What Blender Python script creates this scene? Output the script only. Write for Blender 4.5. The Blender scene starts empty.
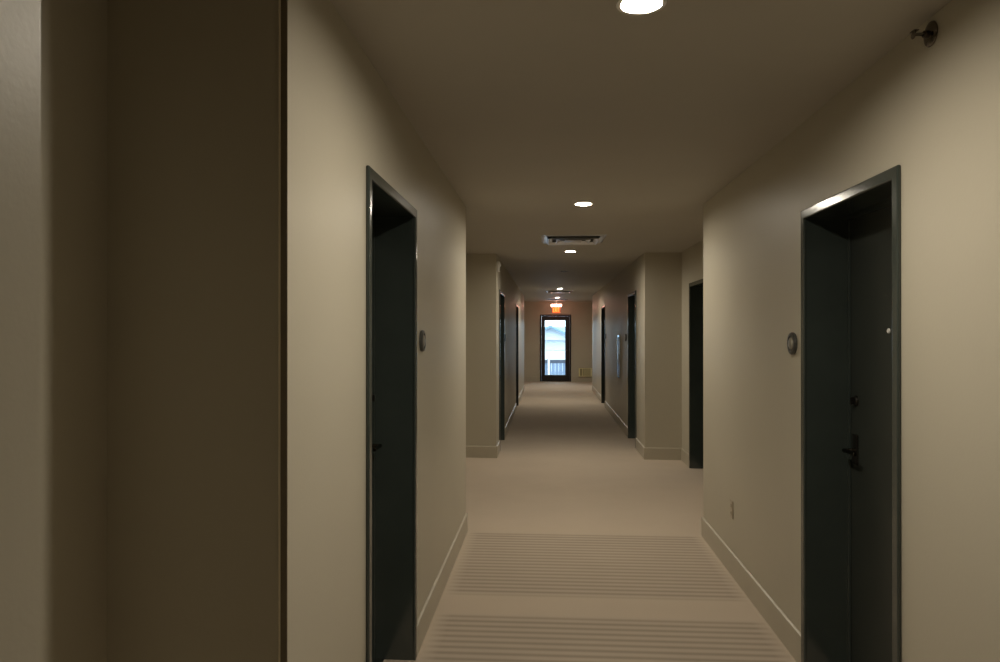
import bpy, bmesh, math, random
from mathutils import Vector, Matrix
C = bpy.context.scene.collection
S = bpy.context.scene
PI = math.pi

# ---------------------------------------------------------------- camera, sky, exposure
CAM_H = 1.6
cam = bpy.data.cameras.new('camera'); cam_o = bpy.data.objects.new('camera', cam); C.objects.link(cam_o)
cam.sensor_width = 36.0; cam.lens = 729.2/1000*36.0; cam.clip_start = 0.02; cam.clip_end = 500
cam_o.location = (0, 0, CAM_H)
cam_o.rotation_euler = (PI/2 + 0.0019, 0, 0.0657)
S.camera = cam_o
S.view_settings.view_transform = 'Standard'; S.view_settings.look = 'None'
S.view_settings.gamma = 1.0; S.view_settings.use_curve_mapping = False
S.view_settings.exposure = 0.0
LAMP = 710.0          # radiance of the downlight lenses
LAMP_COL = (1.0, 0.905, 0.745)
SKY = 5.0
w = bpy.data.worlds.new('sky'); S.world = w; w.use_nodes = True
bgn = w.node_tree.nodes['Background']; bgn.inputs[0].default_value = (0.74, 0.88, 1.0, 1); bgn.inputs[1].default_value = SKY
S.cycles.max_bounces = 8; S.cycles.diffuse_bounces = 5; S.cycles.glossy_bounces = 4

# ---------------------------------------------------------------- materials
def mat(name, col, rough=0.5, metal=0.0, spec=0.5, bump=None, var=None, emit=None, estr=0.0, trans=0.0, coat=0.0):
    m = bpy.data.materials.new(name); m.use_nodes = True
    nt = m.node_tree; b = nt.nodes['Principled BSDF']
    b.inputs['Base Color'].default_value = (*col, 1); b.inputs['Roughness'].default_value = rough
    b.inputs['Metallic'].default_value = metal; b.inputs['Specular IOR Level'].default_value = spec
    if coat: b.inputs['Coat Weight'].default_value = coat; b.inputs['Coat Roughness'].default_value = 0.15
    if trans: b.inputs['Transmission Weight'].default_value = trans
    if emit: b.inputs['Emission Color'].default_value = (*emit, 1); b.inputs['Emission Strength'].default_value = estr
    tc = nt.nodes.new('ShaderNodeTexCoord')
    if bump:
        n = nt.nodes.new('ShaderNodeTexNoise'); n.inputs['Scale'].default_value = bump[0]; n.inputs['Detail'].default_value = 3
        bp = nt.nodes.new('ShaderNodeBump'); bp.inputs['Strength'].default_value = bump[1]; bp.inputs['Distance'].default_value = 0.002
        nt.links.new(tc.outputs['Object'], n.inputs['Vector']); nt.links.new(n.outputs[0], bp.inputs['Height'])
        nt.links.new(bp.outputs[0], b.inputs['Normal'])
    if var:
        n = nt.nodes.new('ShaderNodeTexNoise'); n.inputs['Scale'].default_value = var[0]; n.inputs['Detail'].default_value = 4
        r = nt.nodes.new('ShaderNodeValToRGB')
        r.color_ramp.elements[0].position = 0.3; r.color_ramp.elements[1].position = 0.7
        k = var[1]
        r.color_ramp.elements[0].color = (*[c*(1-k) for c in col], 1); r.color_ramp.elements[1].color = (*[min(1, c*(1+k)) for c in col], 1)
        nt.links.new(tc.outputs['Object'], n.inputs['Vector']); nt.links.new(n.outputs[0], r.inputs[0])
        nt.links.new(r.outputs[0], b.inputs['Base Color'])
    return m

WALL_C = (0.48, 0.443, 0.355)
M_wall = mat('satin beige wall paint', WALL_C, 0.42, spec=0.45, bump=(90, 0.15), var=(1.5, 0.02))
M_ceil = mat('ceiling paint', (0.44, 0.41, 0.355), 0.6, spec=0.3, bump=(120, 0.1), var=(2, 0.02))
M_base = mat('semi gloss baseboard paint', (0.46, 0.42, 0.335), 0.35, spec=0.5, var=(3, 0.03))
M_frame = mat('dark green grey metal frame paint', (0.038, 0.048, 0.043), 0.17, spec=0.8, var=(6, 0.06))
M_leaf = mat('dark green grey door paint', (0.035, 0.041, 0.036), 0.38, spec=0.5, var=(5, 0.08), bump=(200, 0.1))
M_black = mat('blackened bronze', (0.025, 0.023, 0.020), 0.3, metal=0.6, bump=(150, 0.05))
M_bronze = mat('dark bronze hardware', (0.07, 0.06, 0.045), 0.25, metal=1.0, bump=(150, 0.05))
M_chrome = mat('brushed steel', (0.62, 0.61, 0.60), 0.22, metal=1.0, bump=(200, 0.05))
M_guard = mat('dark brown corner guard', (0.17, 0.14, 0.09), 0.4, spec=0.4, var=(8, 0.05))
M_bead_glint = mat('painted guard edge highlight', (0.75, 0.68, 0.53), 0.35, spec=0.5, var=(8, 0.05))  # pale colour paints in the highlight along the guard's raised edge
M_white = mat('white enamel', (0.86, 0.85, 0.82), 0.35, var=(10, 0.02))
M_mirror = mat('polished steel', (0.85, 0.85, 0.86), 0.06, metal=1.0, var=(6, 0.02))
M_gun = mat('dark polished nickel', (0.16, 0.14, 0.12), 0.15, metal=1.0, var=(20, 0.05))
M_plast = mat('beige plastic plate', (0.40, 0.34, 0.25), 0.3, var=(10, 0.02))
M_slot = mat('black slot', (0.01, 0.01, 0.01), 0.6, var=(10, 0.05))
M_alu = mat('grey diffuser enamel', (0.72, 0.73, 0.76), 0.22, metal=0.3, var=(10, 0.03))
M_dark = mat('dark duct', (0.02, 0.018, 0.016), 0.8, var=(10, 0.05))
M_lens = mat('frosted lamp lens', (0.9, 0.9, 0.85), 0.4, emit=LAMP_COL, estr=LAMP, var=(10, 0.01))
M_lens_off = mat('unlit lamp lens', (0.10, 0.09, 0.07), 0.3, var=(10, 0.05))
M_disc = mat('pewter disc', (0.10, 0.10, 0.095), 0.35, metal=0.5, var=(20, 0.05))
M_disc2 = mat('pale pewter disc centre', (0.36, 0.35, 0.32), 0.28, metal=0.6, var=(20, 0.05))
M_door = mat('black storefront aluminium', (0.016, 0.012, 0.012), 0.35, spec=0.5, var=(6, 0.1))
M_yel = mat('pale yellow enamel', (0.80, 0.74, 0.44), 0.4, var=(8, 0.04))
M_exitbody = mat('lit exit sign face', (0.8, 0.15, 0.03), 0.5, emit=(1.0, 0.10, 0.02), estr=1.1, var=(8, 0.02))
M_exitlet = mat('lit red exit letters', (0.8, 0.05, 0.02), 0.5, emit=(1.0, 0.45, 0.08), estr=2.0, var=(8, 0.02))
M_exitbar = mat('glowing exit sign lamp bar', (0.9, 0.5, 0.4), 0.5, emit=(1.0, 0.50, 0.38), estr=16, var=(8, 0.02))
M_glass = mat('door glass', (0.95, 0.98, 1.0), 0.0, spec=0.5)
nt = M_glass.node_tree
for n in list(nt.nodes): nt.nodes.remove(n)
o_ = nt.nodes.new('ShaderNodeOutputMaterial'); mx = nt.nodes.new('ShaderNodeMixShader')
tr = nt.nodes.new('ShaderNodeBsdfTransparent'); tr.inputs[0].default_value = (0.93, 0.97, 0.98, 1)
gl = nt.nodes.new('ShaderNodeBsdfGlossy'); gl.inputs['Roughness'].default_value = 0.02
fr = nt.nodes.new('ShaderNodeFresnel'); fr.inputs[0].default_value = 1.45
nt.links.new(fr.outputs[0], mx.inputs[0]); nt.links.new(tr.outputs[0], mx.inputs[1]); nt.links.new(gl.outputs[0], mx.inputs[2]); nt.links.new(mx.outputs[0], o_.inputs[0])

# carpet: cross ribs woven in groups, plain bands between
def carpet_mat():
    m = bpy.data.materials.new('ribbed taupe carpet'); m.use_nodes = True
    nt = m.node_tree; N = nt.nodes.new; L = nt.links.new; b = nt.nodes['Principled BSDF']
    b.inputs['Roughness'].default_value = 0.95; b.inputs['Specular IOR Level'].default_value = 0.15
    tc = N('ShaderNodeTexCoord'); sp = N('ShaderNodeSeparateXYZ'); L(tc.outputs['Object'], sp.inputs[0])
    def math_(op, a, bb=None, cc=None, clamp=False):
        n = N('ShaderNodeMath'); n.operation = op; n.use_clamp = clamp
        for i, v in enumerate((a, bb, cc)):
            if v is None: continue
            if isinstance(v, (int, float)): n.inputs[i].default_value = v
            else: L(v, n.inputs[i])
        return n.outputs[0]
    x, y = sp.outputs[0], sp.outputs[1]
    period = 0.0675
    rib = math_('SINE', math_('MULTIPLY', math_('SUBTRACT', y, 4.093+0.017), 2*PI/period))
    rib = math_('MULTIPLY_ADD', rib, 0.5, 0.5)               # 0 dark, 1 light
    rib = math_('SMOOTH_MIN', rib, 0.8, 0.3)
    def band(y0, y1, e=0.03):
        a = N('ShaderNodeMapRange'); a.inputs[1].default_value = y0-e; a.inputs[2].default_value = y0+e; L(y, a.inputs[0])
        c = N('ShaderNodeMapRange'); c.inputs[1].default_value = y1-e; c.inputs[2].default_value = y1+e; c.inputs[3].default_value = 1; c.inputs[4].default_value = 0; L(y, c.inputs[0])
        return math_('MULTIPLY', a.outputs[0], c.outputs[0])
    bs = None
    for y0, y1 in ((0.95, 2.35), (2.73, 4.11), (4.44, 5.80)):
        q = band(y0, y1); bs = q if bs is None else math_('ADD', bs, q)
    # plain border beside the walls
    ax = math_('ABSOLUTE', math_('SUBTRACT', x, 0.286))
    e = N('ShaderNodeMapRange'); e.inputs[1].default_value = 0.83; e.inputs[2].default_value = 0.92; e.inputs[3].default_value = 1; e.inputs[4].default_value = 0; L(ax, e.inputs[0])
    amp = math_('MULTIPLY', bs, e.outputs[0])
    fac = math_('MULTIPLY', math_('SUBTRACT', 1.0, rib), amp)
    nz = N('ShaderNodeTexNoise'); nz.inputs['Scale'].default_value = 260; nz.inputs['Detail'].default_value = 2; L(tc.outputs['Object'], nz.inputs['Vector'])
    nb = N('ShaderNodeTexNoise'); nb.inputs['Scale'].default_value = 2.2; nb.inputs['Detail'].default_value = 4; L(tc.outputs['Object'], nb.inputs['Vector'])
    mix = N('ShaderNodeMix'); mix.data_type = 'RGBA'
    mix.inputs[6].default_value = (*CARPET, 1); mix.inputs[7].default_value = (*[c*0.66 for c in CARPET], 1); L(fac, mix.inputs[0])
    hv = N('ShaderNodeHueSaturation'); L(mix.outputs[2], hv.inputs['Color'])
    v = math_('ADD', math_('MULTIPLY', nz.outputs[0], 0.16), math_('MULTIPLY', nb.outputs[0], 0.12)); v = math_('ADD', v, 0.86)
    L(v, hv.inputs['Value']); L(hv.outputs[0], b.inputs['Base Color'])
    h = math_('ADD', math_('MULTIPLY', fac, -1.0), math_('MULTIPLY', nz.outputs[0], 0.5))
    bp = N('ShaderNodeBump'); bp.inputs['Strength'].default_value = 0.35; bp.inputs['Distance'].default_value = 0.004
    L(h, bp.inputs['Height']); L(bp.outputs[0], b.inputs['Normal'])
    return m
CARPET = (0.49, 0.41, 0.325)
M_carpet = carpet_mat()

# ---------------------------------------------------------------- mesh helpers
def add_box(bm, x0, x1, y0, y1, z0, z1):
    vs = [bm.verts.new((x, y, z)) for x in (x0, x1) for y in (y0, y1) for z in (z0, z1)]
    for f in ((0, 1, 3, 2), (4, 6, 7, 5), (0, 4, 5, 1), (2, 3, 7, 6), (0, 2, 6, 4), (1, 5, 7, 3)):
        bm.faces.new([vs[i] for i in f])
    return vs
def add_lathe(bm, prof, seg=32, mat4=Matrix()):
    """profile (r, z) pairs spun round local Z"""
    rings = []
    for r, z in prof:
        if r < 1e-6: rings.append([bm.verts.new(mat4 @ Vector((0, 0, z)))])
        else: rings.append([bm.verts.new(mat4 @ Vector((r*math.cos(2*PI*i/seg), r*math.sin(2*PI*i/seg), z))) for i in range(seg)])
    for a, b in zip(rings, rings[1:]):
        for i in range(seg):
            j = (i+1) % seg
            if len(a) == 1 and len(b) > 1: bm.faces.new((a[0], b[i], b[j]))
            elif len(b) == 1 and len(a) > 1: bm.faces.new((a[i], b[0], a[j]))
            elif len(a) > 1: bm.faces.new((a[i], b[i], b[j], a[j]))
def add_tube(bm, p, q, r, seg=16):
    p, q = Vector(p), Vector(q); d = q-p
    m = Matrix.Translation(p) @ d.to_track_quat('Z', 'Y').to_matrix().to_4x4()
    L_ = d.length
    add_lathe(bm, [(0, 0), (r*0.85, 0), (r, r*0.15), (r, L_-r*0.15), (r*0.85, L_), (0, L_)], seg, m)
def obj(name, bm, m, parent=None, bevel=0, smooth=False, seg=2):
    bmesh.ops.recalc_face_normals(bm, faces=bm.faces[:])
    me = bpy.data.meshes.new(name); bm.to_mesh(me); bm.free()
    me.materials.append(m)
    if smooth:
        for p in me.polygons: p.use_smooth = True
    o = bpy.data.objects.new(name, me); C.objects.link(o)
    if parent: o.parent = parent
    if bevel:
        b = o.modifiers.new('bevel', 'BEVEL'); b.width = bevel; b.segments = seg; b.limit_method = 'ANGLE'; b.angle_limit = math.radians(40)
        b.harden_normals = False
    return o
def sm(o, ang=35):
    me = o.data
    for p in me.polygons: p.use_smooth = True
    me.update()
    bm = bmesh.new(); bm.from_mesh(me)
    for e in bm.edges:
        if len(e.link_faces) == 2 and e.calc_face_angle(0) > math.radians(ang): e.smooth = False
    bm.to_mesh(me); bm.free(); return o
def box(name, dims, m, parent=None, bevel=0):
    bm = bmesh.new(); add_box(bm, *dims); return obj(name, bm, m, parent, bevel)
def struct(o, label=None):
    o['kind'] = 'structure'
    if label: o['label'] = label
    return o
def thing(name, label, cat, loc=(0, 0, 0), rot=(0, 0, 0), group=None):
    o = bpy.data.objects.new(name, None); C.objects.link(o); o.location = loc; o.rotation_euler = rot
    o.empty_display_size = 0.05
    if label: o['label'] = label
    if cat: o['category'] = cat
    if group: o['group'] = group
    return o
def copy_tree(o, parent=None):
    c = o.copy(); C.objects.link(c); c.parent = parent
    if parent: c.matrix_parent_inverse = o.matrix_parent_inverse.copy()
    for ch in [x for x in list(C.objects) if x.parent == o]: copy_tree(ch, c)
    return c

# ---------------------------------------------------------------- dimensions of the corridor
XL, XR = -0.657, 1.217          # main wall faces
RL, RR = -1.128, 1.675          # recess wall faces
CEIL = 2.603
Y0, YN0, YN1, YC, YP, YF, YE = -4.0, 0.905, 1.80, 5.82, 9.28, 20.16, 23.84
DH, DD = 2.18, 0.20             # outer height of a door frame, depth of its niche
CX = (XL+XR)/2

# ---------------------------------------------------------------- large structure
bm = bmesh.new(); add_box(bm, -2.0, 2.6, Y0-0.3, YE+0.02, -0.2, 0.0)
struct(obj('floor', bm, M_carpet), 'taupe carpet floor with fine cross ribs in bands')
LIGHTS = [(CX+0.005, 2.25), (CX-0.003, 5.73), (CX-0.003, 9.08), (CX-0.012, 16.83), (CX-0.012, 21.15), (CX-0.012, 12.0)]
CAN_R, CAN_D = 0.062, 0.012
def ceiling_mesh(bm):
    y = Y0-0.3; hs = 0.1; N = 48; top = CEIL+0.05
    for lx, ly in sorted(LIGHTS, key=lambda p: p[1]):
        add_box(bm, -2.0, 2.6, y, ly-hs, CEIL, top)
        add_box(bm, -2.0, lx-hs, ly-hs, ly+hs, CEIL, top); add_box(bm, lx+hs, 2.6, ly-hs, ly+hs, CEIL, top)
        ci, sq = [], []
        for i in range(N):
            a = 2*PI*i/N; c, s_ = math.cos(a), math.sin(a); k = hs/max(abs(c), abs(s_))
            ci.append(bm.verts.new((lx+(CAN_R+0.006)*c, ly+(CAN_R+0.006)*s_, CEIL))); sq.append(bm.verts.new((lx+k*c, ly+k*s_, CEIL)))
        up = [bm.verts.new((v.co.x, v.co.y, top)) for v in ci]
        for i in range(N):
            j = (i+1) % N
            bm.faces.new((sq[i], sq[j], ci[j], ci[i])); bm.faces.new((ci[i], ci[j], up[j], up[i]))
        y = ly+hs
    add_box(bm, -2.0, 2.6, y, YE+0.3, CEIL, top)
    add_box(bm, -2.0, 2.6, Y0-0.3, YE+0.3, top, CEIL+0.25)
bm = bmesh.new(); ceiling_mesh(bm)
struct(obj('ceiling', bm, M_ceil), 'plain painted corridor ceiling')

F = 0.0
def wall_mass(bm, side, face, y0, y1, niches=()):
    """solid wall from its corridor face outwards, with door niches cut in"""
    out = -2.0 if side < 0 else 2.6
    def b(xa, xb, ya, yb, za, zb): add_box(bm, min(xa, xb), max(xa, xb), ya, yb, za, zb)
    DH = 2.205 if (side < 0 and y1 == YC) else 2.18
    y = y0
    for a, c in niches:
        b(face, out, y, a, F, CEIL)
        b(face, out, a, c, DH-0.02, CEIL)                     # over the frame
        b(face+side*(DD+0.045), out, a, c, F, DH-0.02)        # behind the leaf
        y = c
    b(face, out, y, y1, F, CEIL)
ins = 0.02
DOORS = [   # side, face, near y, far y, label
    (-1, XL, 2.595, 3.565, 'dark green grey guest room door on the left wall, nearest the camera'),
    (1, XR, 2.60, 3.57, 'dark green grey guest room door on the right wall with lever and peephole, nearest the camera'),
    (1, RR, 7.75, 8.75, 'dark door in the set back right wall, half hidden by the wall corner'),
    (-1, XL, 9.80, 10.85, 'dark door on the left wall just past the set back bay'),
    (1, XR, 10.15, 11.15, 'dark door on the right wall just past the set back bay'),
    (-1, XL, 14.95, 15.95, 'far dark door on the left wall'),
    (1, XR, 15.6, 16.65, 'far dark door on the right wall'),
]
def nich(side, face): return [(a+ins, b-ins) for s, f, a, b, _ in DOORS if s == side and f == face]
bm = bmesh.new()
nl = nich(-1, XL)
wall_mass(bm, -1, XL, Y0, YN0); wall_mass(bm, -1, RL, YN0, YN1)
wall_mass(bm, -1, XL, YN1, YC, [n for n in nl if n[0] < YC]); wall_mass(bm, -1, RL, YC, YP)
wall_mass(bm, -1, XL, YP, YF, [n for n in nl if n[0] > YP]); wall_mass(bm, -1, RL, YF, YE)
struct(obj('wall_left', bm, M_wall), 'beige left corridor wall with set back bays')
bm = bmesh.new()
nr = nich(1, XR)
wall_mass(bm, 1, XR, Y0, YC, [n for n in nr if n[0] < YC]); wall_mass(bm, 1, RR, YC, YP, nich(1, RR))
wall_mass(bm, 1, XR, YP, YF, [n for n in nr if n[0] > YP]); wall_mass(bm, 1, RR, YF, YE)
struct(obj('wall_right', bm, M_wall), 'beige right corridor wall with set back bays')
EDX0, EDX1 = -0.262, 0.752      # end door
bm = bmesh.new()
add_box(bm, -2.0, EDX0+0.01, YE, YE+0.2, 0, CEIL); add_box(bm, EDX1-0.01, 2.6, YE, YE+0.2, 0, CEIL)
add_box(bm, EDX0+0.01, EDX1-0.01, YE, YE+0.2, DH-0.01, CEIL)
struct(obj('wall_end', bm, M_wall), 'beige end wall round the glazed exit door')
bm = bmesh.new(); add_box(bm, -2.0, 2.6, Y0-0.2, Y0, 0, CEIL)
struct(obj('wall_back', bm, M_wall), 'beige wall behind the camera')

# baseboards: swept profile along each straight stretch
def base_run(bm, p, q, n):
    """p->q along the wall foot, n = unit vector into the corridor"""
    p, q, n = Vector(p), Vector(q), Vector(n)
    prof = [(0, 0), (0.013, 0), (0.013, 0.136), (0.012, 0.146), (0.005, 0.15), (0, 0.15)]
    d = (q-p).normalized(); A = []; B = []
    for t, z in prof:
        A.append(bm.verts.new((p.x+n.x*t, p.y+n.y*t, z))); B.append(bm.verts.new((q.x+n.x*t, q.y+n.y*t, z)))
    k = len(prof)
    for i in range(k-1): bm.faces.new((A[i], B[i], B[i+1], A[i+1]))
    bm.faces.new(A); bm.faces.new(B[::-1])
t = 0.013
bm = bmesh.new()
def lrun(face, a, b, side=-1): base_run(bm, (face, a), (face, b), (-side, 0))
lrun(XL, Y0, YN0); base_run(bm, (RL, YN0), (XL+t, YN0), (0, 1)); lrun(RL, YN0, YN1); base_run(bm, (RL, YN1), (XL+t, YN1), (0, -1))
lrun(XL, YN1, 2.595); lrun(XL, 3.565, YC); base_run(bm, (RL, YC), (XL+t, YC), (0, 1)); lrun(RL, YC, YP)
base_run(bm, (RL, YP), (XL+t, YP), (0, -1)); lrun(XL, YP, 9.80); lrun(XL, 10.85, 14.95); lrun(XL, 15.95, YF)
base_run(bm, (RL, YF), (XL+t, YF), (0, 1)); lrun(RL, YF, YE)
struct(obj('baseboard_left', bm, M_base), 'beige baseboard along the left wall')
bm = bmesh.new()
def rrun(face, a, b): base_run(bm, (face, a), (face, b), (-1, 0))
rrun(XR, Y0, 2.60); rrun(XR, 3.57, YC); base_run(bm, (XR-t, YC), (RR, YC), (0, 1)); rrun(RR, YC, 7.75); rrun(RR, 8.75, YP)
base_run(bm, (XR-t, YP), (RR, YP), (0, -1)); rrun(XR, YP, 10.15); rrun(XR, 11.15, 15.6); rrun(XR, 16.65, YF)
base_run(bm, (XR-t, YF), (RR, YF), (0, 1)); rrun(RR, YF, YE)
struct(obj('baseboard_right', bm, M_base), 'beige baseboard along the right wall')
bm = bmesh.new(); base_run(bm, (RL, YE), (EDX0, YE), (0, -1)); base_run(bm, (EDX1, YE), (RR, YE), (0, -1))
struct(obj('baseboard_end', bm, M_base), 'beige baseboard along the end wall')

# corner guard on the near left corner
bm = bmesh.new(); add_box(bm, XL-0.0165, XL+0.0015, YN1-0.003, YN1+0.001, 0.0, CEIL)
tr1 = struct(obj('trim_1', bm, M_guard), 'dark brown guard strip on the near left wall corner')
bm = bmesh.new(); add_tube(bm, (XL-0.0180, YN1-0.002, 0.151), (XL-0.0180, YN1-0.002, CEIL-0.001), 0.0032, 8)
obj('bead', bm, M_bead_glint, tr1)  # raised edge of the guard, its glint put into the colour

# ---------------------------------------------------------------- doors
def make_door(n, side, face, a, b, label):
    DH = 2.205 if n == 1 else 2.18
    root = thing('door_%d' % n, label, None, (face, 0, 0), (0, 0, 0))
    root['kind'] = 'structure'
    # local coordinates: build in corridor frame with X measured into the corridor (+)
    c = 0.045; pr = 0.014; jt = 0.022
    def B(bm, x0, x1, y0, y1, z0, z1):          # x local: + into corridor
        xa, xb = -side*x0, -side*x1
        add_box(bm, min(xa, xb), max(xa, xb), y0, y1, z0, z1)
    # casing with rounded edges, one frame: two legs + head
    bm = bmesh.new()
    z = DH; path_out = [(a, 0), (a, z), (b, z), (b, 0)]; path_in = [(a+c, 0), (a+c, z-c), (b-c, z-c), (b-c, 0)]
    xs = (0.0, pr)
    V = {}
    for nm, pts in (('o', path_out), ('i', path_in)):
        for k, x in enumerate(xs): V[nm, k] = [bm.verts.new((-side*x, y, zz)) for y, zz in pts]
    for i in range(3):
        bm.faces.new((V['o', 1][i], V['o', 1][i+1], V['i', 1][i+1], V['i', 1][i]))
        bm.faces.new((V['o', 0][i], V['o', 0][i+1], V['i', 0][i+1], V['i', 0][i]))
        bm.faces.new((V['o', 0][i], V['o', 0][i+1], V['o', 1][i+1], V['o', 1][i]))
        bm.faces.new((V['i', 0][i], V['i', 0][i+1], V['i', 1][i+1], V['i', 1][i]))
    for e in (0, 3): bm.faces.new((V['o', 0][e], V['o', 1][e], V['i', 1][e], V['i', 0][e]))
    obj('casing', bm, M_frame, root, bevel=0.006, seg=4)
    # deep jamb lining with door stop
    bm = bmesh.new(); q = DD+0.045
    B(bm, -q, 0.001, a+ins, a+c-0.004, 0, DH-ins); B(bm, -q, 0.001, b-c+0.004, b-ins, 0, DH-ins); B(bm, -q, 0.001, a+c-0.004, b-c+0.004, DH-c+0.004, DH-ins)
    obj('jamb', bm, M_frame, root, bevel=0.002)
    bm = bmesh.new(); sx0, sx1, st = -DD+0.001, -DD+0.014, 0.012
    B(bm, sx0, sx1, a+c-0.006, a+c+st, 0, DH-c); B(bm, sx0, sx1, b-c-st, b-c+0.006, 0, DH-c); B(bm, sx0, sx1, a+c, b-c, DH-c-st, DH-c+0.006)
    obj('door_stop', bm, M_frame, root, bevel=0.0015)
    bm = bmesh.new(); B(bm, -DD-0.044, -DD, a+c-0.003, b-c+0.003, 0.008, DH-c+0.003)
    obj('door_leaf', bm, M_leaf, root, bevel=0.002)
    bm = bmesh.new(); B(bm, -DD-0.04, -DD+0.06, a+c, b-c, 0.0, 0.008)
    obj('threshold', bm, M_chrome, root, bevel=0.002)
    # lever, lock, peephole
    yl = b-c-0.065
    def part_box(nm, m, *d, parent=root, bevel=0.002):
        bm = bmesh.new(); B(bm, *d); return obj(nm, bm, m, parent, bevel)
    part_box('escutcheon', M_black, -DD, -DD+0.008, yl-0.024, yl+0.024, 0.99, 1.13, bevel=0.003)
    bm = bmesh.new()
    add_tube(bm, (side*(DD-0.006), yl, 1.055), (side*(DD-0.058), yl, 1.055), 0.010)
    add_tube(bm, (side*(DD-0.053), yl+0.010, 1.055), (side*(DD-0.053), yl-0.115, 1.055), 0.0085)
    obj('lever_handle', bm, M_bronze, root, smooth=False)
    m4 = Matrix.Translation((side*DD, yl, 1.285)) @ Matrix.Rotation(-side*PI/2, 4, 'Y')
    bm = bmesh.new(); add_lathe(bm, [(0, 0), (0.026, 0), (0.026, 0.006), (0.022, 0.011), (0.012, 0.012), (0, 0.012)], 24, m4)
    lk = obj('deadbolt', bm, M_black, root)
    part_box('thumb_turn', M_black, -DD+0.012, -DD+0.028, yl-0.004, yl+0.004, 1.268, 1.302, parent=lk)
    m4 = Matrix.Translation((side*DD, (a+b)/2+0.05, 1.606)) @ Matrix.Rotation(-side*PI/2, 4, 'Y')
    bm = bmesh.new(); add_lathe(bm, [(0, 0), (0.011, 0), (0.011, 0.003), (0.008, 0.006), (0.005, 0.005), (0, 0.004)], 20, m4)
    obj('peephole', bm, M_white, root)
    for k, hz in enumerate((0.25, 1.05, 1.85)):
        bm = bmesh.new(); add_tube(bm, (side*(DD-0.006), a+c+0.016, hz), (side*(DD-0.006), a+c+0.016, hz+0.10), 0.006, 10)
        obj('hinge', bm, M_bronze, root)
    return root
for i, (s, f, a, b, lab) in enumerate(DOORS): make_door(i+1, s, f, a, b, lab)

# glazed exit door in the end wall
root = thing('door_8', 'black framed full glass exit door at the end of the corridor', None, (0, YE, 0)); root['kind'] = 'structure'
x0, x1 = EDX0, EDX1
bm = bmesh.new()
add_box(bm, x0, x0+0.05, -0.03, 0.12, 0, DH); add_box(bm, x1-0.05, x1, -0.03, 0.12, 0, DH); add_box(bm, x0+0.05, x1-0.05, -0.03, 0.12, DH-0.05, DH)
obj('door_frame', bm, M_door, root, bevel=0.003)
bm = bmesh.new(); gx0, gx1, gz0, gz1 = -0.095, 0.560, 0.215, 1.99
add_box(bm, x0+0.052, gx0, 0, 0.05, 0.012, DH-0.053); add_box(bm, gx1, x1-0.052, 0, 0.05, 0.012, DH-0.053)
add_box(bm, gx0, gx1, 0, 0.05, 0.012, gz0); add_box(bm, gx0, gx1, 0, 0.05, gz1, DH-0.053)
dl = obj('door_leaf', bm, M_door, root)
bm = bmesh.new(); add_box(bm, gx0-0.005, gx1+0.005, 0.02, 0.032, gz0-0.005, gz1+0.005); obj('glass_pane', bm, M_glass, dl)
bm = bmesh.new(); add_tube(bm, (x0+0.10, -0.035, 1.02), (x1-0.10, -0.035, 1.02), 0.008); pb = obj('push_bar', bm, M_chrome, root)
for xx in (x0+0.08, x1-0.13): box('bracket', (xx, xx+0.05, -0.045, 0.001, 0.99, 1.05), M_door, pb, bevel=0.004)
bm = bmesh.new(); add_box(bm, x0+0.05, x1-0.05, -0.02, 0.12, 0, 0.012); obj('threshold', bm, M_door, root)

# ---------------------------------------------------------------- ceiling lights
def downlight(label, loc, lit=True):
    r = thing('ceiling_downlight', label, 'ceiling light', loc, group='round downlights along the corridor ceiling')
    R, D = CAN_R, CAN_D
    bm = bmesh.new()      # flat flange under the ceiling and a shallow cylindrical baffle above it
    add_lathe(bm, [(R, D+0.003), (R, 0.0), (R+0.001, -0.0015), (R+0.012, -0.0015), (R+0.014, -0.0002), (R+0.004, -0.0002), (R+0.004, D+0.003), (R, D+0.003)], 48)
    sm(obj('trim_ring', bm, M_white if lit else M_black, r))
    bm = bmesh.new()
    add_lathe(bm, [(0, D-0.008), (R*0.5, D-0.0065), (R*0.85, D-0.003), (R-0.0005, D), (R-0.0005, D+0.003), (0, D+0.003)], 48)
    sm(obj('lens', bm, M_lens if lit else M_lens_off, r))
    return r
LABS = ('lit round downlight nearest the camera, cut by the top of the photo', 'large lit round downlight just before the first ceiling vent',
        'lit round downlight just past the first ceiling vent', 'small lit round downlight above the second ceiling vent',
        'tiny lit round downlight farthest down the corridor, by the exit sign')
proto = downlight(LABS[0], (*LIGHTS[0], CEIL))
for lab, p in zip(LABS[1:], LIGHTS[1:5]):
    c = copy_tree(proto); c.location = (*p, CEIL); c['label'] = lab
downlight('unlit dark round downlight between the third and fourth lit ones', (*LIGHTS[5], CEIL), lit=False)

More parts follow.
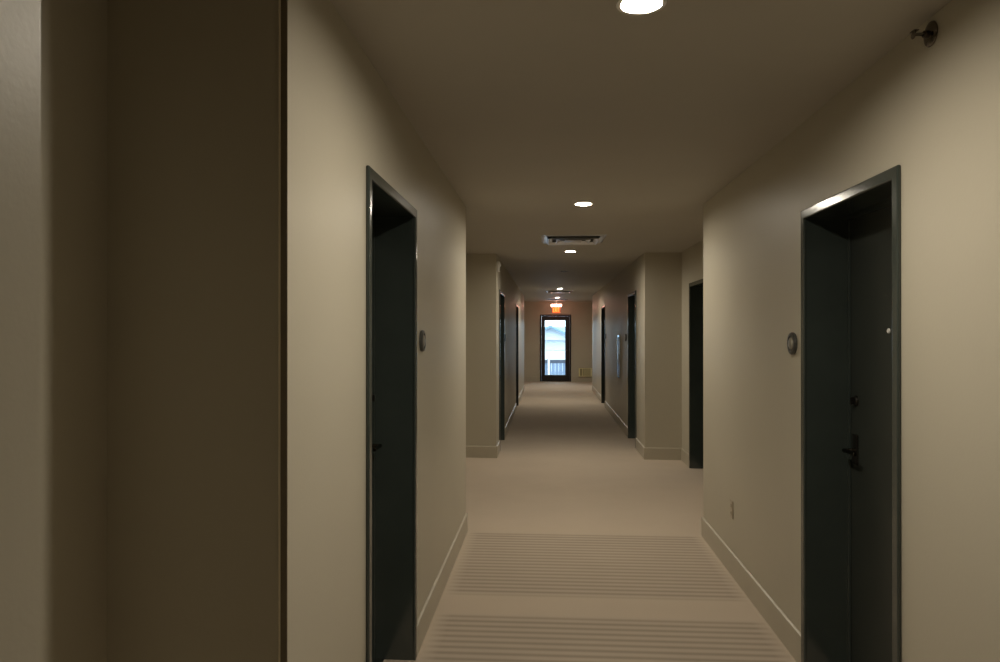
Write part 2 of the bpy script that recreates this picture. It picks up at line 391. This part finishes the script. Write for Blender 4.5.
# ---------------------------------------------------------------- ceiling diffusers
def diffuser(label, loc):
    r = thing('ceiling_vent', label, 'ceiling vent', loc, group='square ceiling diffusers')
    def ring(bm, h0, z0, h1, z1, th=0.0015):
        # sloped square ring from half-size h0 (at z0) to h1 (at z1)
        A = [bm.verts.new((sx*h0, sy*h0, z0)) for sx, sy in ((-1, -1), (1, -1), (1, 1), (-1, 1))]
        B = [bm.verts.new((sx*h1, sy*h1, z1)) for sx, sy in ((-1, -1), (1, -1), (1, 1), (-1, 1))]
        A2 = [bm.verts.new((v.co.x, v.co.y, v.co.z+th)) for v in A]; B2 = [bm.verts.new((v.co.x, v.co.y, v.co.z+th)) for v in B]
        for i in range(4):
            j = (i+1) % 4
            for p, q in ((A, B), (A2, B2), (A, A2), (B, B2)): bm.faces.new((p[i], p[j], q[j], q[i]))
    bm = bmesh.new(); ring(bm, 0.335, -0.002, 0.31, -0.008); ring(bm, 0.31, -0.008, 0.275, -0.008); obj('frame', bm, M_alu, r)
    bm = bmesh.new(); add_box(bm, -0.275, 0.275, -0.275, 0.275, -0.003, -0.0005); obj('throat', bm, M_dark, r)
    for h in (0.262, 0.175):
        bm = bmesh.new(); ring(bm, h, -0.034, h-0.040, -0.010); ring(bm, h+0.006, -0.034, h, -0.034); obj('louver', bm, M_alu, r)
    bm = bmesh.new(); add_box(bm, -0.09, 0.09, -0.09, 0.09, -0.030, -0.026); add_box(bm, -0.01, 0.01, -0.01, 0.01, -0.027, -0.002); obj('centre_plate', bm, M_alu, r)
    return r
v0 = diffuser('large grey square ceiling vent nearest the camera', (0.268, 7.85, CEIL))
for lab, y in (('middle grey square ceiling vent, under the small fourth lit downlight', 17.9), ('farthest grey square ceiling vent, over the exit sign', 22.35)):
    c = copy_tree(v0); c.location = (0.27, y, CEIL); c['label'] = lab

# ---------------------------------------------------------------- exit sign
r = thing('exit_sign', 'lit red orange EXIT sign hung from the ceiling before the end door', 'exit sign', (0.262, 23.0, 0))
bm = bmesh.new(); add_box(bm, -0.05, 0.05, -0.03, 0.03, CEIL-0.02, CEIL-0.0005); add_tube(bm, (0, 0, 2.49), (0, 0, CEIL-0.015), 0.011); obj('stem', bm, M_white, r)
bm = bmesh.new(); add_box(bm, -0.165, 0.165, -0.03, 0.03, 2.41, 2.485); obj('lamp_bar', bm, M_exitbar, r, bevel=0.006)
bm = bmesh.new(); add_box(bm, -0.118, 0.118, -0.010, 0.010, 2.21, 2.4045); pn = obj('panel', bm, M_exitbody, r, bevel=0.003)
bm = bmesh.new()
def stroke(bm, x0, z0, x1, z1, w=0.011):
    d = Vector((x1-x0, z1-z0)); n = Vector((-d.y, d.x)).normalized()*w/2
    P = [(x0+n.x, z0+n.y), (x0-n.x, z0-n.y), (x1-n.x, z1-n.y), (x1+n.x, z1+n.y)]
    f = [bm.verts.new((x, -0.0135, z)) for x, z in P]; g = [bm.verts.new((x, -0.0105, z)) for x, z in P]
    bm.faces.new(f); bm.faces.new(g[::-1])
    for i in range(4): bm.faces.new((f[i], f[(i+1) % 4], g[(i+1) % 4], g[i]))
zb, zt = 2.245, 2.37; zm = (zb+zt)/2; w_ = 0.014
x = -0.095
stroke(bm, x, zb, x, zt, w_)
for zz in (zb+0.006, zm, zt-0.006): stroke(bm, x, zz, x+0.038, zz, w_)
stroke(bm, -0.042, zb, 0.002, zt, w_); stroke(bm, -0.042, zt, 0.002, zb, w_)
stroke(bm, 0.022, zb, 0.022, zt, w_)
stroke(bm, 0.042, zt-0.006, 0.098, zt-0.006, w_); stroke(bm, 0.070, zb, 0.070, zt-0.006, w_)
obj('lettering', bm, M_exitlet, pn)

# ---------------------------------------------------------------- things on the walls
def room_disc(label, side, y, z):
    face = XL if side < 0 else XR
    r = thing('room_plaque', label, 'door plaque', (face, y, z), (0, 0, 0 if side < 0 else PI), group='round plaques beside the doors')
    R = Matrix.Rotation(PI/2, 4, 'Y')
    bm = bmesh.new(); add_lathe(bm, [(0, 0), (0.054, 0), (0.056, 0.004), (0.056, 0.012), (0.052, 0.017), (0.040, 0.018), (0.038, 0.014), (0, 0.014)], 36, R)
    sm(obj('backing_disc', bm, M_disc, r))
    bm = bmesh.new(); add_lathe(bm, [(0, 0.0215), (0.018, 0.021), (0.027, 0.0185), (0.030, 0.0135), (0, 0.0135)], 28, R)
    sm(obj('centre_cap', bm, M_disc2, r))
    return r
d0 = room_disc('round grey plaque on the left wall, just past the nearest left door', -1, 3.745, 1.556)
d1 = room_disc('round grey plaque on the right wall, just past the nearest right door', 1, 3.705, 1.545)
for src, side, y, lab in ((d0, -1, 11.02, 'tiny round plaque on the left wall past the second left door'),
                          (d1, 1, 11.45, 'tiny round plaque on the right wall past the door after the bay'),
                          (d1, 1, 15.42, 'tiny round plaque on the right wall just before the farthest right door')):
    c = copy_tree(src); c.location = (XL if side < 0 else XR, y, 1.52); c['label'] = lab

# sidewall sprinkler
r = thing('fire_sprinkler', 'dark metal sidewall sprinkler high on the right wall', 'sprinkler', (XR, 2.40, 2.548), (0, 0, PI))
R = Matrix.Rotation(PI/2, 4, 'Y')
bm = bmesh.new(); add_lathe(bm, [(0.010, 0.0), (0.038, 0), (0.040, 0.003), (0.038, 0.007), (0.028, 0.012), (0.018, 0.014), (0.010, 0.014)], 32, R)
sm(obj('escutcheon', bm, M_gun, r))
bm = bmesh.new(); add_lathe(bm, [(0, 0.002), (0.011, 0.002), (0.011, 0.026), (0.008, 0.028), (0, 0.028)], 20, R)
for s in (-1, 1): add_tube(bm, (0.026, s*0.009, 0), (0.055, s*0.006, 0), 0.0025, 8)
add_tube(bm, (0.026, 0, 0), (0.052, 0, 0), 0.003, 8)
obj('head', bm, M_gun, r)
bm = bmesh.new(); add_lathe(bm, [(0, 0.055), (0.014, 0.055), (0.015, 0.057), (0, 0.058)], 20, R); add_box(bm, 0.045, 0.062, -0.014, 0.014, 0.009, 0.011)
obj('deflector', bm, M_gun, r)

# outlet
r = thing('wall_outlet', 'beige electrical outlet low on the right wall', 'outlet', (XR, 4.925, 0.43), (0, 0, PI))
box('cover_plate', (0, 0.006, -0.036, 0.036, -0.058, 0.058), M_plast, r, bevel=0.002)
for s in (-1, 1):
    f = box('socket', (0.0055, 0.0085, -0.017, 0.017, s*0.024-0.014, s*0.024+0.014), M_plast, r, bevel=0.003)
    bm = bmesh.new()
    for dy in (-0.006, 0.006): add_box(bm, 0.0084, 0.0088, dy-0.001, dy+0.001, s*0.024-0.003, s*0.024+0.006)
    add_box(bm, 0.0084, 0.0088, -0.002, 0.002, s*0.024-0.010, s*0.024-0.006)
    obj('slots', bm, M_slot, f)
bm = bmesh.new(); add_lathe(bm, [(0, 0.0075), (0.003, 0.007), (0.0035, 0.0055), (0, 0.0055)], 12, R); obj('screw', bm, M_chrome, r)

# horn strobe
r = thing('fire_alarm_strobe', 'small white fire alarm strobe high on the left wall past the bay', 'fire alarm', (XL, 9.46, 2.455))
box('housing', (0, 0.032, -0.055, 0.055, -0.065, 0.065), M_white, r, bevel=0.008)
box('strobe_lens', (0.031, 0.048, -0.018, 0.018, 0.0, 0.045), mat('clear strobe lens', (0.85, 0.85, 0.85), 0.1, var=(10, 0.02)), r, bevel=0.006)
bm = bmesh.new()
for k in range(5): add_box(bm, 0.0315, 0.0335, -0.035, 0.035, -0.052+k*0.009, -0.048+k*0.009)
obj('horn_grille', bm, M_slot, r)

# fire extinguisher cabinet (narrow bright frame on the right wall)
r = thing('fire_extinguisher_cabinet', 'slim shiny steel wall cabinet between the two far right doors', 'wall cabinet', (XR, 12.46, 1.19), (0, 0, PI))
bm = bmesh.new()
hw, hh, fr_ = 0.14, 0.365, 0.032
add_box(bm, 0, 0.03, -hw, -hw+fr_, -hh, hh); add_box(bm, 0, 0.03, hw-fr_, hw, -hh, hh); add_box(bm, 0, 0.03, -hw+fr_, hw-fr_, hh-fr_, hh); add_box(bm, 0, 0.03, -hw+fr_, hw-fr_, -hh, -hh+fr_)
obj('frame', bm, M_mirror, r, bevel=0.004)
box('door_panel', (0.0, 0.018, -hw+fr_, hw-fr_, -hh+fr_, hh-fr_), M_mirror, r)
bm = bmesh.new(); add_box(bm, 0.018, 0.034, hw-0.05, hw-0.04, -0.05, 0.05); obj('pull_handle', bm, M_chrome, r, bevel=0.003)

# pale yellow grille box on the end wall
r = thing('wall_grille', 'pale yellow louvered grille box low on the end wall, right of the exit door', 'wall grille', (1.21, YE, 0.305), (0, 0, 0))
bm = bmesh.new(); add_box(bm, -0.215, 0.215, -0.012, 0, -0.135, 0.135); obj('back_plate', bm, mat('olive grille back', (0.22, 0.19, 0.09), 0.5, var=(8, 0.05)), r)
bm = bmesh.new(); e = 0.03
add_box(bm, -0.215, -0.165, -0.07, -0.012, -0.135, 0.135); add_box(bm, 0.165, 0.215, -0.07, -0.012, -0.135, 0.135)
add_box(bm, -0.165, 0.165, -0.07, -0.012, 0.115, 0.135); add_box(bm, -0.165, 0.165, -0.07, -0.012, -0.135, -0.115)
obj('casing', bm, M_yel, r, bevel=0.004)
bm = bmesh.new(); add_box(bm, -0.115, -0.085, -0.066, -0.012, -0.114, 0.114); obj('divider', bm, M_yel, r)
bm = bmesh.new()
for k in range(9): add_box(bm, -0.06+k*0.025, -0.048+k*0.025, -0.055, -0.013, -0.114, 0.114)
obj('fins', bm, M_yel, r)

# ---------------------------------------------------------------- outside, beyond the glazed door
M_asph = mat('pale asphalt', (0.17, 0.21, 0.27), 0.8, var=(0.6, 0.12))
M_siding = mat('white siding', (0.75, 0.78, 0.78), 0.7, var=(0.8, 0.03))
M_roof = mat('blue grey shingles', (0.20, 0.30, 0.36), 0.8, var=(3, 0.12))
M_board = mat('pale blue fence boards', (0.16, 0.21, 0.28), 0.7, var=(1.5, 0.15))
M_fence = mat('dark fence rail', (0.04, 0.05, 0.07), 0.6, var=(4, 0.1))
M_wpost = mat('white post paint', (0.8, 0.8, 0.8), 0.5, var=(5, 0.03))
bm = bmesh.new(); add_box(bm, -40, 40, YE+0.2, 90, -1.25, -1.0)
struct(obj('ground', bm, M_asph), 'pale blue grey paving outside the exit door')
bm = bmesh.new(); add_box(bm, -1.2, 1.8, YE+0.2, YE+1.5, -1.0, -0.02)
struct(obj('trim_2', bm, M_asph), 'concrete landing outside the exit door')
h = thing('house', 'pale house with a low gabled blue grey roof seen through the exit door glass', 'house', (0.15, 48, -1.0))
bm = bmesh.new(); add_box(bm, -7, 7, 0.6, 8, 0, 2.25); obj('walls', bm, M_siding, h)
def gable(bm, x0, x1, y0, y1, z0, zr, xr, th):
    P = [(x0, z0), (xr, zr), (x1, z0), (x1, z0-th), (xr, zr-th), (x0, z0-th)]
    f = [bm.verts.new((x, y0, z)) for x, z in P]; g = [bm.verts.new((x, y1, z)) for x, z in P]
    bm.faces.new(f); bm.faces.new(g[::-1])
    for i in range(6): bm.faces.new((f[i], f[(i+1) % 6], g[(i+1) % 6], g[i]))
bm = bmesh.new(); gable(bm, -1.6, 1.6, -0.6, 8, 2.28, 3.08, 0.0, 0.16); obj('porch_roof', bm, M_roof, h)
bm = bmesh.new()
P = [(-1.5, 2.1), (-1.5, 2.17), (0, 2.92), (1.5, 2.17), (1.5, 2.1)]
f = [bm.verts.new((x, 0.0, z)) for x, z in P]; g = [bm.verts.new((x, 6.9, z)) for x, z in P]
bm.faces.new(f); bm.faces.new(g[::-1])
for i in range(5): bm.faces.new((f[i], f[(i+1) % 5], g[(i+1) % 5], g[i]))
obj('gable_wall', bm, M_siding, h)
for sx in (-1.4, 1.4):
    bm = bmesh.new(); add_box(bm, sx-0.08, sx+0.08, 0, 0.16, 0, 2.1); obj('porch_post', bm, M_siding, h)
bm = bmesh.new()
for y0, y1, z0, z1 in ((0.2, 4.3, 2.2, 3.0),):
    P = [(-7.4, y0, z0), (7.4, y0, z0), (7.4, y1, z1), (-7.4, y1, z1), (7.4, 8.4, z0), (-7.4, 8.4, z0)]
    v = [bm.verts.new(p) for p in P]
    bm.faces.new((v[0], v[1], v[2], v[3])); bm.faces.new((v[3], v[2], v[4], v[5])); bm.faces.new((v[0], v[5], v[4], v[1])); bm.faces.new((v[0], v[3], v[5])); bm.faces.new((v[1], v[4], v[2]))
obj('roof', bm, M_roof, h)
fn = thing('low_fence', 'pale board fence with a dark top rail, beyond the exit door', 'fence', (0, 40, -1.0))
bm = bmesh.new(); add_box(bm, -6, 6, -0.05, 0.05, 0.92, 1.10); obj('rail', bm, M_fence, fn)
bm = bmesh.new()
for k in range(60): add_box(bm, -6+k*0.2, -6+k*0.2+0.18, -0.02, 0.02, 0.02, 0.92)
obj('board_panel', bm, M_board, fn)
for k in range(7):
    bm = bmesh.new(); add_box(bm, -6+k*2-0.05, -6+k*2+0.05, -0.06, 0.06, 0, 1.14); obj('post', bm, M_fence, fn)
r = thing('white_post', 'slim white post standing just outside the exit door glass, on its left', 'post', (0.03, 27.0, -1.0))
bm = bmesh.new(); add_box(bm, -0.04, 0.04, -0.04, 0.04, 0, 1.72); obj('shaft', bm, M_wpost, r, bevel=0.005)
bm = bmesh.new(); add_box(bm, -0.06, 0.06, -0.06, 0.06, 1.715, 1.745); obj('cap', bm, M_wpost, r, bevel=0.005)
